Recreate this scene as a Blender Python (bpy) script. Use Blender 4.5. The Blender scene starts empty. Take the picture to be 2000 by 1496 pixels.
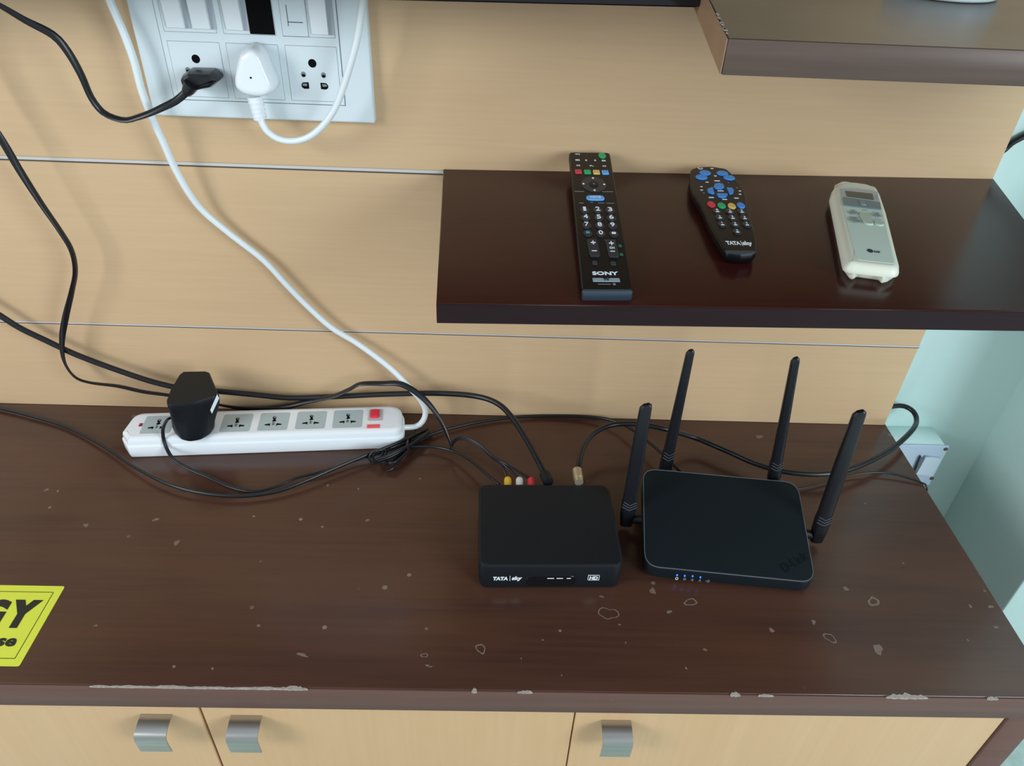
import bpy, math, random
from mathutils import Matrix, Vector
random.seed(7)
scene = bpy.context.scene
col = scene.collection
# ------------------------------------------------------------------ camera
FPX, CX, CY = 1463.98, 1000.0, 748.0
RT = Vector((0.9992300976618204, -0.007714028020340397, 0.03846694293091519))
UP = Vector((-0.026101594113172887, 0.6012901325157437, 0.7986043346513657))
FW = Vector((0.029290249427071483, 0.7989935358379946, -0.600625849408431))
EYE = Vector((0, -.72, .592739))
cd = bpy.data.cameras.new('camera'); cam = bpy.data.objects.new('camera', cd); col.objects.link(cam)
cd.sensor_width = 36; cd.lens = FPX / 2000 * 36; cd.clip_start = .01
cam.matrix_world = Matrix(((RT.x, UP.x, -FW.x, EYE.x), (RT.y, UP.y, -FW.y, EYE.y), (RT.z, UP.z, -FW.z, EYE.z), (0, 0, 0, 1)))
scene.camera = cam
# ------------------------------------------------------------------ world, lights, exposure
w = bpy.data.worlds.new('world'); scene.world = w; w.use_nodes = True
w.node_tree.nodes['Background'].inputs[0].default_value = (.86, .94, 1.0, 1)
w.node_tree.nodes['Background'].inputs[1].default_value = .66
def area(name, loc, target, sx, sy, power, color):
    l = bpy.data.lights.new(name, 'AREA'); l.shape = 'RECTANGLE'; l.size = sx; l.size_y = sy
    l.energy = power; l.color = color
    o = bpy.data.objects.new(name, l); col.objects.link(o); o.location = loc
    o.rotation_euler = (Vector(target) - Vector(loc)).to_track_quat('-Z', 'Y').to_euler()
    return o
area('window_daylight_left', (-1.6, -1.3, .95), (0, 0, .15), .7, .8, 27, (.90, .96, 1.0))
area('window_daylight_right', (1.7, -1.7, .9), (.45, 0, .1), .9, 1.1, 44, (.80, .94, 1.0))
scene.view_settings.view_transform = 'Standard'
try: scene.view_settings.look = 'None'
except Exception: pass
scene.view_settings.gamma = 1; scene.view_settings.use_curve_mapping = False
scene.view_settings.exposure = -0.19

# ------------------------------------------------------------------ helpers
def at(px, py, axis, v):
    "point where the sight line through a photo pixel meets the plane coordinate[axis] = v"
    d = FW * FPX + RT * (px - CX) - UP * (py - CY)
    return EYE + d * ((v - EYE[axis]) / d[axis])
def tag(o, label=None, cat=None, group=None, kind=None):
    if label: o['label'] = label
    if cat: o['category'] = cat
    if group: o['group'] = group
    if kind: o['kind'] = kind
    return o
def empty(name, M, label=None, cat=None, group=None):
    o = bpy.data.objects.new(name, None); col.objects.link(o); o.empty_display_size = .02
    if not isinstance(M, Matrix): M = Matrix.Translation(M)
    o.matrix_world = M; o['_'] = 0; del o['_']
    FR[o.name] = M.copy()
    return tag(o, label, cat, group)
FR = {}
def mk(name, verts, faces, mat, parent=None, angle=35, smooth=True):
    me = bpy.data.meshes.new(name); me.from_pydata([tuple(v) for v in verts], [], faces); me.validate(); me.update()
    if smooth:
        for p in me.polygons: p.use_smooth = True
        me.set_sharp_from_angle(angle=math.radians(angle))
    if mat: me.materials.append(mat)
    o = bpy.data.objects.new(name, me); col.objects.link(o)
    if parent: o.parent = parent
    return o
def ccw(p):
    a = sum(p[i][0]*p[(i+1) % len(p)][1]-p[(i+1) % len(p)][0]*p[i][1] for i in range(len(p)))
    return list(p) if a > 0 else list(p)[::-1]
def rpoly(pts, r, n=5):
    "polygon with rounded corners (r: number or one per corner)"
    out = []; N = len(pts)
    if not hasattr(r, '__len__'): r = [r]*N
    else: r = list(r)
    a = sum(pts[i][0]*pts[(i+1) % N][1]-pts[(i+1) % N][0]*pts[i][1] for i in range(N))
    if a < 0: pts = pts[::-1]; r = r[::-1]
    for i in range(N):
        P = Vector(pts[i]); A = Vector(pts[i-1]); B = Vector(pts[(i+1) % N])
        u = (A-P); v = (B-P); la, lb = u.length, v.length; u.normalize(); v.normalize()
        ang = u.angle(v); t = min(r[i]/max(math.tan(ang/2), 1e-4), la*.49, lb*.49)
        if t < 1e-6 or ang > 3.1: out.append(tuple(P)); continue
        p0, p2 = P+u*t, P+v*t
        for k in range(n+1):
            s = k/n; q = p0*(1-s)**2+P*2*s*(1-s)+p2*s*s; out.append((q.x, q.y))
    return out
def rrect(w_, h_, r, n=5, cx=0, cy=0):
    return rpoly([(cx-w_/2, cy-h_/2), (cx+w_/2, cy-h_/2), (cx+w_/2, cy+h_/2), (cx-w_/2, cy+h_/2)], r, n)
def ell(a, b, n=24, cx=0, cy=0):
    return [(cx+a*math.cos(2*math.pi*i/n), cy+b*math.sin(2*math.pi*i/n)) for i in range(n)]
def inset(p, d):
    if abs(d) < 1e-9: return list(p)
    out = []; N = len(p)
    for i in range(N):
        A, P, B = Vector(p[i-1]), Vector(p[i]), Vector(p[(i+1) % N])
        e1 = (P-A).normalized(); e2 = (B-P).normalized()
        n1 = Vector((-e1.y, e1.x)); n2 = Vector((-e2.y, e2.x)); m = n1+n2
        if m.length < 1e-6: m = n1
        m.normalize(); k = max(m.dot(n1), .5)
        q = P+m*(d/k); out.append((q.x, q.y))
    # points that crossed over (a corner tighter than the inset) are gathered into one
    bad = [(out[(i+1) % N][0]-out[i][0])*(p[(i+1) % N][0]-p[i][0])+(out[(i+1) % N][1]-out[i][1])*(p[(i+1) % N][1]-p[i][1]) <= 0 for i in range(N)]
    if any(bad) and not all(bad):
        st_ = next(i for i in range(N) if not bad[i-1] and bad[i]) if any(bad[i] and not bad[i-1] for i in range(N)) else 0
        i = 0
        while i < N:
            a = (st_+i) % N
            if bad[a]:
                run = [a]
                while bad[(st_+i) % N] and i < N: i += 1; run.append((st_+i) % N)
                # meet where the neighbouring good edges cross
                A0, A1 = Vector(out[run[0]-1]), Vector(out[run[0]]); B0, B1 = Vector(out[run[-1]]), Vector(out[(run[-1]+1) % N])
                d1, d2 = A1-A0, B1-B0; cr = d1.x*d2.y-d1.y*d2.x
                if abs(cr) > 1e-12:
                    t = ((B0-A0).x*d2.y-(B0-A0).y*d2.x)/cr; X = A0+d1*t
                else: X = (A1+B0)/2
                if (X-(A1+B0)/2).length > 3*abs(d): X = (A1+B0)/2
                for k_ in run: out[k_] = (X.x, X.y)
            else: i += 1
    return out
def loft(name, rings, mat, parent=None, caps=True, angle=35, closed=False):
    n = len(rings[0]); V = [v for r in rings for v in r]; F = []
    R = len(rings)
    for i in range(R-1 if not closed else R):
        j = (i+1) % R
        for k in range(n):
            l = (k+1) % n; F.append((i*n+k, i*n+l, j*n+l, j*n+k))
    if caps and not closed: F.append(tuple(range(n))[::-1]); F.append(tuple((R-1)*n+k for k in range(n)))
    o = mk(name, V, F, mat, parent, angle)
    if caps and not closed:
        for p in list(o.data.polygons)[-2:]: p.use_smooth = False
    return o
ID = lambda u, v, w_: (u, v, w_)
def slab(name, poly, prof, mat, parent=None, T=ID, angle=35):
    "outline swept through a profile of (inset, height)"
    poly = ccw(poly)
    return loft(name, [[T(x, y, z) for x, y in inset(poly, d)] for d, z in prof], mat, parent, angle=angle)
def block(name, a, b, mat, parent=None, bev=.0008, T=ID):
    cx, cy = (a[0]+b[0])/2, (a[1]+b[1])/2; W, H = b[0]-a[0], b[1]-a[1]
    bev = min(bev, W/4, H/4, (b[2]-a[2])/3)
    return slab(name, rrect(W, H, bev, 2, cx, cy), [(bev, a[2]), (0, a[2]+bev), (0, b[2]-bev), (bev, b[2])], mat, parent, T, angle=50)
def smoothpts(P, step=.004):
    P = [Vector(p) for p in P]; out = []
    for i in range(len(P)-1):
        p0 = P[max(i-1, 0)]; p1 = P[i]; p2 = P[i+1]; p3 = P[min(i+2, len(P)-1)]
        n = max(2, int((p2-p1).length/step))
        for k in range(n):
            t = k/n
            out.append(.5*((2*p1)+(p2-p0)*t+(2*p0-5*p1+4*p2-p3)*t*t+(3*p1-p0-3*p2+p3)*t**3))
    out.append(P[-1]); return out
def tube(name, P, r, mat, parent=None, n=10, flat=1.0, twist=0.0, step=.004, M=None, sm=True, ref=(0, 0, 1)):
    "tube through world points; M turns world into the parent's frame; r a number or one value per control point"
    if parent and M is None: M = FR[parent.name].inverted()
    C = smoothpts(P, step) if sm else [Vector(p) for p in P]
    if hasattr(r, '__len__'):
        R = []; 
        for i in range(len(C)):
            s = i/(len(C)-1)*(len(r)-1); k = min(int(s), len(r)-2); R.append(r[k]*(1-(s-k))+r[k+1]*(s-k))
    else: R = [r]*len(C)
    nrm = Vector(ref); rings = []
    for i, c in enumerate(C):
        t = (C[min(i+1, len(C)-1)]-C[max(i-1, 0)]).normalized()
        nrm = (nrm-t*nrm.dot(t))
        if nrm.length < 1e-4: nrm = t.orthogonal()
        nrm.normalize(); b = t.cross(nrm)
        tw = twist(i/len(C)) if callable(twist) else twist
        ring = []
        for k in range(n):
            a = 2*math.pi*k/n; x = math.cos(a)*R[i]; y = math.sin(a)*R[i]*flat
            xx = x*math.cos(tw)-y*math.sin(tw); yy = x*math.sin(tw)+y*math.cos(tw)
            q = c+nrm*xx+b*yy
            ring.append(M @ q if M else q)
        rings.append(ring)
    return loft(name, rings, mat, parent, angle=60)
class Face:
    "a flat side of a thing: F maps (u, v, height) to the thing's own frame; zoomed photo readings are turned into u, v"
    def __init__(s, root, F=Matrix.Identity(4), ox=0, oy=0, sc=1.0, w=0.0):
        s.root, s.F, s.ox, s.oy, s.sc, s.w = root, F, ox, oy, sc, w
        s.inv = (FR[root.name] @ F).inverted()
    def uv(s, x, y, w_=None):
        px, py = s.ox+x/s.sc, s.oy+y/s.sc
        d = FW*FPX+RT*(px-CX)-UP*(py-CY); e = s.inv @ EYE; d = s.inv.to_3x3() @ d
        t = ((s.w if w_ is None else w_)-e.z)/d.z; q = e+d*t
        return (q.x, q.y)
    def T(s, u, v, w_): return tuple(s.F @ Vector((u, v, w_)))
    def ext(s, cx, cy, wz, hz):
        a, b = Vector(s.uv(cx-wz/2, cy)), Vector(s.uv(cx+wz/2, cy)); c, d = Vector(s.uv(cx, cy-hz/2)), Vector(s.uv(cx, cy+hz/2))
        return abs(b.x-a.x), abs(d.y-c.y)
    def pad(s, name, cx, cy, wz, hz, mat, shape='r', up=.0008, lo=None, rad=.25, parent=None):
        u, v = s.uv(cx, cy); W, H = s.ext(cx, cy, wz, hz); lo = s.w-.0006 if lo is None else lo
        p = ell(W/2, H/2, 20, u, v) if shape == 'e' else rrect(W, H, min(W, H)*rad, 4, u, v)
        b = min(up*.4, min(W, H)*.15)
        return slab(name, p, [(0, lo), (0, s.w+up-b), (b, s.w+up)], mat, parent or s.root, s.T)
    def poly(s, name, pts, mat, up=.0004, lo=None, parent=None, r=0.0):
        p = [s.uv(*q) for q in pts]
        if r: p = rpoly(p, r, 4)
        return slab(name, p, [(0, s.w-.0006 if lo is None else lo), (0, s.w+up)], mat, parent or s.root, s.T)
    def text(s, name, string, cx, cy, wz, hz, mat, bold=0.0, up=.0003, rot=0.0, shear=0.0, parent=None, local=None):
        if local: u, v, W, H = local
        else: u, v = s.uv(cx, cy); W, H = s.ext(cx, cy, wz, hz)
        V, Fc = text_mesh(string, bold, shear)
        xs = [p[0] for p in V]; ys = [p[1] for p in V]; x0, x1, y0, y1 = min(xs), max(xs), min(ys), max(ys)
        cr, sr = math.cos(rot), math.sin(rot); out = []
        for p in V:
            a = (p[0]-(x0+x1)/2)/(x1-x0)*W; b = (p[1]-(y0+y1)/2)/(y1-y0)*H
            out.append(s.T(u+a*cr-b*sr, v+a*sr+b*cr, s.w+up+(p[2]-.5)*.0002))
        return mk(name, out, Fc, mat, parent or s.root, smooth=False)
_tc = {}
def text_mesh(string, bold, shear):
    key = (string, bold, shear)
    if key not in _tc:
        c = bpy.data.curves.new('lettering', 'FONT'); c.body = string; c.offset = bold; c.shear = shear; c.resolution_u = 3; c.extrude = .5
        o = bpy.data.objects.new('lettering', c); col.objects.link(o)
        dg = bpy.context.evaluated_depsgraph_get(); me = bpy.data.meshes.new_from_object(o.evaluated_get(dg))
        V = [(v.co.x, v.co.y, v.co.z+.5) for v in me.vertices]; Fc = [tuple(p.vertices) for p in me.polygons]
        bpy.data.objects.remove(o); bpy.data.curves.remove(c); bpy.data.meshes.remove(me); _tc[key] = (V, Fc)
    return _tc[key]
def frame(o, x, y=None, z=None):
    "matrix with origin o, x axis x, z axis z"
    x = Vector(x).normalized(); z = Vector(z).normalized(); y = z.cross(x).normalized(); x = y.cross(z).normalized()
    return Matrix(((x.x, y.x, z.x, o[0]), (x.y, y.y, z.y, o[1]), (x.z, y.z, z.z, o[2]), (0, 0, 0, 1)))
FRONT = Matrix(((1, 0, 0, 0), (0, 0, -1, 0), (0, 1, 0, 0), (0, 0, 0, 1)))     # u = x, v = z, height = -y

# ------------------------------------------------------------------ materials
def mat(name, c, rough=.5, metal=0, spec=.5, noise=0, nscale=(1, 1, 1), ns=40, bump=0, coat=0, emit=0, detail=4):
    m = bpy.data.materials.new(name); m.use_nodes = True; nt = m.node_tree; b = nt.nodes['Principled BSDF']
    b.inputs['Base Color'].default_value = (*c, 1); b.inputs['Roughness'].default_value = rough
    b.inputs['Metallic'].default_value = metal; b.inputs['Specular IOR Level'].default_value = spec; b.inputs['Coat Weight'].default_value = coat
    if emit: b.inputs['Emission Color'].default_value = (*c, 1); b.inputs['Emission Strength'].default_value = emit
    if noise or bump:
        tc = nt.nodes.new('ShaderNodeTexCoord'); mp = nt.nodes.new('ShaderNodeMapping'); mp.inputs['Scale'].default_value = nscale
        nz = nt.nodes.new('ShaderNodeTexNoise'); nz.inputs['Scale'].default_value = ns; nz.inputs['Detail'].default_value = detail
        nt.links.new(tc.outputs['Object'], mp.inputs[0]); nt.links.new(mp.outputs[0], nz.inputs[0])
        if noise:
            mx = nt.nodes.new('ShaderNodeMix'); mx.data_type = 'RGBA'
            mx.inputs['A'].default_value = (*[x*(1-noise) for x in c], 1); mx.inputs['B'].default_value = (*[min(1, x*(1+noise)) for x in c], 1)
            nt.links.new(nz.outputs[0], mx.inputs['Factor']); nt.links.new(mx.outputs['Result'], b.inputs['Base Color'])
        if bump:
            bp = nt.nodes.new('ShaderNodeBump'); bp.inputs['Strength'].default_value = bump; bp.inputs['Distance'].default_value = .001
            nt.links.new(nz.outputs[0], bp.inputs['Height']); nt.links.new(bp.outputs[0], b.inputs['Normal'])
    return m
def wood(name, c1, c2, c3, rough, axis, fine=1.0, spots=False, coat=0.0, spec=.5, mott=.5):
    "grain running along x (axis 0) with broad tone variation, optional pale specks"
    m = bpy.data.materials.new(name); m.use_nodes = True; nt = m.node_tree; N = nt.nodes; L = nt.links; b = N['Principled BSDF']
    tc = N.new('ShaderNodeTexCoord')
    def nz(scale, s, detail=5, dist=0):
        mp = N.new('ShaderNodeMapping'); mp.inputs['Scale'].default_value = scale; L.new(tc.outputs['Object'], mp.inputs[0])
        n = N.new('ShaderNodeTexNoise'); n.inputs['Scale'].default_value = s; n.inputs['Detail'].default_value = detail; n.inputs['Distortion'].default_value = dist
        L.new(mp.outputs[0], n.inputs[0]); return n.outputs[0]
    long = [1, 1, 1]; long[axis] = .03
    long2 = [1, 1, 1]; long2[axis] = .12
    g = nz(long, 260*fine); br = nz(long2, 22, 4, .6); mo = nz((1, 1, 1), 5, 3)
    def mix(f, a, b_, mode='MIX'):
        x = N.new('ShaderNodeMix'); x.data_type = 'RGBA'; x.blend_type = mode
        for nm, v in (('Factor', f), ('A', a), ('B', b_)):
            if isinstance(v, (tuple, float, int)): x.inputs[nm].default_value = (*v, 1) if isinstance(v, tuple) else v
            else: L.new(v, x.inputs[nm])
        return x.outputs['Result']
    def ramp(v, lo, hi):
        r = N.new('ShaderNodeMapRange'); r.inputs[1].default_value = lo; r.inputs[2].default_value = hi; L.new(v, r.inputs[0]); return r.outputs[0]
    c = mix(ramp(g, .3, .7), c1, c2)
    k = N.new('ShaderNodeMath'); k.operation = 'MULTIPLY'; k.inputs[1].default_value = mott; L.new(ramp(br, .35, .7), k.inputs[0])
    c = mix(k.outputs[0], c, c3)
    k2 = N.new('ShaderNodeMath'); k2.operation = 'MULTIPLY'; k2.inputs[1].default_value = .35*mott; L.new(ramp(mo, .4, .65), k2.inputs[0])
    c = mix(k2.outputs[0], c, c2)
    rsock = None
    if spots:
        vr = N.new('ShaderNodeTexVoronoi'); vr.inputs['Scale'].default_value = 42; L.new(tc.outputs['Object'], vr.inputs['Vector'])
        sel = nz((1, 1, 1), 14, 3)
        lt = N.new('ShaderNodeMath'); lt.operation = 'LESS_THAN'; L.new(vr.outputs['Distance'], lt.inputs[0])
        sp = N.new('ShaderNodeSeparateColor'); L.new(vr.outputs['Color'], sp.inputs[0])
        th = N.new('ShaderNodeMath'); th.operation = 'MULTIPLY'; th.inputs[1].default_value = .11; 
        rr = ramp(sp.outputs[0], .45, 1.0); L.new(rr, th.inputs[0]); L.new(th.outputs[0], lt.inputs[1])
        mm = N.new('ShaderNodeMath'); mm.operation = 'MULTIPLY'; L.new(lt.outputs[0], mm.inputs[0]); L.new(ramp(sel, .42, .62), mm.inputs[1])
        m3 = N.new('ShaderNodeMath'); m3.operation = 'MULTIPLY'; m3.inputs[1].default_value = .6; L.new(mm.outputs[0], m3.inputs[0])
        c = mix(m3.outputs[0], c, (.34, .27, .22))
    L.new(c, b.inputs['Base Color'])
    r2 = N.new('ShaderNodeMapRange'); r2.inputs[3].default_value = rough*.8; r2.inputs[4].default_value = rough*1.25; L.new(mo, r2.inputs[0]); L.new(r2.outputs[0], b.inputs['Roughness'])
    b.inputs['Coat Weight'].default_value = coat; b.inputs['Coat Roughness'].default_value = .12; b.inputs['Specular IOR Level'].default_value = spec
    bp = N.new('ShaderNodeBump'); bp.inputs['Strength'].default_value = .06; bp.inputs['Distance'].default_value = .0006; L.new(g, bp.inputs['Height']); L.new(bp.outputs[0], b.inputs['Normal'])
    return m
MAPLE = wood('maple_veneer', (.585, .40, .235), (.62, .43, .255), (.57, .38, .22), .42, 0, 1.0, mott=.3, spec=.35)
MAPLE_DOOR = wood('maple_door_veneer', (.58, .37, .195), (.62, .40, .215), (.57, .34, .165), .36, 2, .8, mott=.5)
DARK = wood('dark_brown_stained_wood', (.050, .022, .0145), (.070, .031, .021), (.098, .041, .024), .22, 0, .8, True, spec=.5, mott=.75)
FASCIA = wood('brown_edge_band', (.112, .060, .048), (.135, .072, .058), (.125, .064, .05), .5, 0, .8, True, mott=.5, spec=.25)
SHELF = wood('red_brown_shelf_wood', (.028, .0055, .0038), (.038, .008, .0055), (.05, .0105, .0075), .2, 0, .8, spec=.2)
USHELF = wood('grey_brown_shelf_wood', (.026, .023, .017), (.036, .032, .025), (.042, .034, .025), .3, 0, .8, mott=.6, spec=.35)
UEDGE = wood('shelf_edge_veneer', (.075, .048, .037), (.11, .07, .054), (.09, .054, .04), .45, 0, .8)
UEND = mat('shelf_end_veneer', (.26, .155, .085), .5, noise=.12, nscale=(1, 1, 1), ns=30)
MINT = mat('mint_wall_paint', (.65, .84, .81), .55, noise=.02, ns=60, bump=.08)
FLOORM = mat('floor_tile', (.42, .52, .48), .3, noise=.25, ns=90)
WHITE = mat('white_plastic', (.67, .745, .78), .32, spec=.45)
WHITE2 = mat('glossy_white_plastic', (.80, .84, .88), .22)
CORDW = mat('white_cord', (.74, .80, .82), .35)
GAP = mat('grey_seam', (.12, .14, .16), .7)
HOLE = mat('black_hole', (.002, .002, .0025), .8, spec=.1)
SHUT = mat('grey_shutter', (.22, .24, .25), .5)
BLACK = mat('black_rubber', (.008, .009, .012), .33, spec=.45)
BLACKM = mat('matte_black_plastic', (.007, .009, .012), .5, spec=.28, noise=.1, ns=900, bump=.1)
BLACKR = mat('dark_router_plastic', (.004, .008, .011), .5, spec=.28, noise=.1, ns=900, bump=.1)
BLACKG = mat('glossy_black_plastic', (.006, .006, .008), .12, spec=.5)
REM = mat('remote_black', (.004, .004, .005), .38, spec=.22)
LIP = mat('remote_blue_black_lip', (.03, .045, .065), .3)
KEY = mat('dark_rubber_key', (.016, .02, .03), .4, spec=.5)
INK = mat('white_print', (.78, .84, .88), .5)
INKD = mat('dim_grey_print', (.16, .17, .18), .5)
REDB = mat('red_button', (.62, .035, .06), .4); GREENB = mat('green_button', (.01, .42, .16), .4)
YELB = mat('yellow_button', (.75, .52, .14), .4); BLUEB = mat('blue_button', (.04, .28, .80), .4)
BLUEL = mat('light_blue_button', (.12, .40, .85), .4); TEAL = mat('teal_print', (.05, .33, .33), .5)
CREAM = mat('cream_plastic', (.72, .74, .62), .38, spec=.45); CREAM2 = mat('cream_face_plastic', (.60, .74, .66), .4)
GREYP = mat('blue_grey_plastic', (.16, .24, .26), .4); LCD = mat('lcd_screen', (.035, .06, .06), .2); SILV = mat('silver_bezel', (.45, .52, .55), .3, metal=.3)
GBTN = mat('grey_oval_button', (.22, .29, .28), .4); PBTN = mat('pale_oval_button', (.46, .56, .48), .4); NAVY = mat('navy_print', (.02, .03, .07), .5)
STEEL = mat('brushed_steel', (.50, .50, .48), .28, metal=1, noise=.25, nscale=(.05, 1, 1), ns=300)
ALU = mat('pale_inlay', (.62, .60, .57), .35, metal=.2)
BRASS = mat('connector_metal', (.55, .47, .33), .35, metal=.7)
SOCKG = mat('grey_socket_plate', (.42, .50, .52), .4)
REDSW = mat('red_translucent_switch', (.70, .02, .05), .2); REDP = mat('pink_red_lamp', (.85, .12, .14), .25)
LIME = mat('yellow_green_vinyl', (.66, .72, .06), .35, noise=.04, ns=60); INKB = mat('black_print', (.01, .012, .01), .5)
RCAY = mat('yellow_plug_plastic', (.85, .50, .04), .35); RCAW = mat('white_plug_plastic', (.75, .75, .76), .35); RCAR = mat('red_plug_plastic', (.75, .03, .06), .35)
LED = mat('blue_led', (.02, .10, 1.0), .4, emit=4); STAIN = mat('paint_stain', (.165, .12, .092), .6, noise=.4, ns=300); CHIP = mat('bare_chipped_edge', (.33, .28, .25), .7, noise=.6, ns=400)
EDGE = mat('worn_plastic_edge', (.10, .11, .13), .4)
SHADOWGAP = mat('groove_dark', (.05, .035, .03), .7)

# ------------------------------------------------------------------ setting
ZF = -.46
tag(block('floor', (-1.6, -1.8, ZF-.05), (1.6, .06, ZF), FLOORM, bev=.001), kind='structure')
tag(block('wall_back', (-1.6, .03, ZF), (.72, .08, 1.75), MINT, bev=.0005), kind='structure')
tag(block('wall_right', (.6657, -.1314, ZF), (1.6, .08, 1.75), MINT, bev=.002), kind='structure')
pnl = empty('wall_panelling', (0, 0, 0), 'light maple wood wall panelling in wide horizontal boards, behind the shelves and sockets', 'wall panel')
G1, G2, XR = .3096, .1190, .4989
def panel(z0, z1): block('panel', (-1.2, z0, -.012), (XR, z1, 0), MAPLE, pnl, .0006, T=lambda u, v, w_: (u, -w_, v))
panel(0, G2-.0014); panel(G2+.0014, G1-.0022); panel(G1+.0024, .80); panel(.803, 1.3)
for z0, z1 in ((G2-.0002, G2+.0014), (G1-.0006, G1+.0024)):
    block('inlay_strip', (-1.2, z0, -.006), (XR+.0015, z1, .0004), ALU, pnl, .0002, T=lambda u, v, w_: (u, -w_, v))
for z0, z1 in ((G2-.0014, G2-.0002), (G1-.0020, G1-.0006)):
    block('inlay_gap_shade', (-1.2, z0, -.0055), (XR+.0008, z1, -.0001), mat('gap_shade_strip', (.07, .05, .045), .6), pnl, .0001, T=lambda u, v, w_: (u, -w_, v))  # flush dark strip standing in for the shaded gap below each inlay
block('backing', (-1.19, .002, -.0125), (XR-.004, 1.29, -.0085), SHADOWGAP, pnl, .0002, T=lambda u, v, w_: (u, -w_, v))
bpy.data.objects['backing']['kind'] = 'stuff'

# ------------------------------------------------------------------ cabinet and countertop
DC, XC, TT = .3691, .5012, .0308
ctop = empty('countertop', (0, 0, 0), 'dark brown stained wooden countertop of the cabinet, spotted with pale stains', 'countertop')
block('top_board', (-1.2, -DC+.0015, -TT), (XC, .012, 0), DARK, ctop, .0008)
block('front_edge', (-1.2, -DC, -TT), (XC, -DC+.0015, -.0004), FASCIA, ctop, .0003)
def blob(cx, cy, rx, ry, n=18, j=.18, rot=0):
    out = []; ph = [random.random()*6.28 for _ in range(3)]
    for i in range(n):
        a = 2*math.pi*i/n; k = 1+j*math.sin(2*a+ph[0])+j*.6*math.sin(3*a+ph[1])+j*.4*math.sin(5*a+ph[2])
        x, y = rx*k*math.cos(a), ry*k*math.sin(a); out.append((cx+x*math.cos(rot)-y*math.sin(rot), cy+x*math.sin(rot)+y*math.cos(rot)))
    return out
def ring_stain(px, py, wpx, hpx, t=.18, rot=0):
    c = at(px, py, 2, 0); W = (at(px+wpx/2, py, 2, 0)-c).length; H = (at(px, py-hpx/2, 2, 0)-c).length
    o = blob(c.x, c.y, W, H, rot=rot); i = [(c.x+(x-c.x)*(1-t), c.y+(y-c.y)*(1-t)) for x, y in o]
    loft('stain', [[(x, y, 0) for x, y in o], [(x, y, .00022) for x, y in o], [(x, y, .00022) for x, y in i], [(x, y, 0) for x, y in i]], STAIN, ctop, closed=True)
def spot(px, py, wpx, hpx, rot=0):
    c = at(px, py, 2, 0); W = (at(px+wpx/2, py, 2, 0)-c).length; H = (at(px, py-hpx/2, 2, 0)-c).length
    slab('stain', blob(c.x, c.y, W, H, 12, .25, rot), [(0, 0), (0, .0002)], STAIN, ctop)
for a in [(1188, 1198, 36, 24, .12), (1349, 1176, 24, 14, .25), (1706, 1175, 22, 17, .4), (1621, 1246, 16, 22, .22, .5), (939, 1267, 18, 20, .25), (829, 1280, 13, 9, .3), (1274, 1155, 12, 8, .5)]: ring_stain(*a)
for a in [(1276, 1154, 8, 12, .5), (1483, 853, 12, 7), (1589, 1215, 9, 7), (1507, 1231, 10, 7), (1307, 1195, 10, 6), (1652, 1150, 12, 6), (1377, 1269, 9, 4), (1222, 1255, 3, 3), (1340, 1305, 5, 4), (1895, 1184, 6, 5), (1935, 1185, 10, 5), (304, 1015, 12, 5, .3), (113, 959, 6, 4), (91, 957, 10, 4), (590, 1279, 26, 5, -.2), (345, 1060, 12, 8), (340, 1302, 8, 4), (415, 1306, 6, 4), (505, 1222, 6, 6), (187, 1222, 8, 3), (840, 1302, 8, 3), (1097, 1319, 3, 3), (1715, 1268, 20, 16), (835, 1300, 9, 4), (718, 1016, 10, 4), (168, 1026, 9, 7), (1420, 878, 6, 3), (1060, 1250, 4, 3), (1210, 1220, 5, 3), (1175, 1165, 8, 4), (1018, 1286, 3, 3), (700, 955, 5, 3), (640, 948, 6, 3), (820, 935, 5, 3), (1890, 1250, 4, 3), (1945, 1225, 8, 5)]: spot(*a)
# chips of bare wood along the front edge
def chip(px0, px1, py, hpx):
    xs = [px0+(px1-px0)*i/14 for i in range(15)]; up_, dn = [], []
    for i, x in enumerate(xs):
        e = math.sin(math.pi*i/14)**.6
        a = at(x, py, 2, 0); dy = (at(x, py-hpx, 2, 0)-a).length*e*(.4+.6*random.random())
        up_.append((a.x, dy)); dn.append((a.x, dy*.6*random.random()))
    V, F = [], []
    for (x, a), (_, b) in zip(up_, dn): V += [(x, -DC+.0006+a, .00025), (x, -DC-.00012, .0002), (x, -DC-.00025, -.0009-b)]
    for i in range(14):
        for k in range(2): F.append((3*i+k, 3*i+k+1, 3*i+k+4, 3*i+k+3))
    mk('edge_chip', V, F, CHIP, ctop, smooth=False)
chip(1730, 1812, 1362, 9); chip(1928, 1950, 1366, 4); chip(175, 215, 1340, 2); chip(212, 300, 1341, 2.5); chip(290, 372, 1342, 4); chip(368, 455, 1343, 2.5); chip(450, 560, 1344, 3.5); chip(545, 602, 1345, 6); chip(1010, 1040, 1347, 4); chip(1425, 1445, 1353, 7); chip(921, 932, 1346, 8); chip(1480, 1510, 1356, 3)

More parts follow.
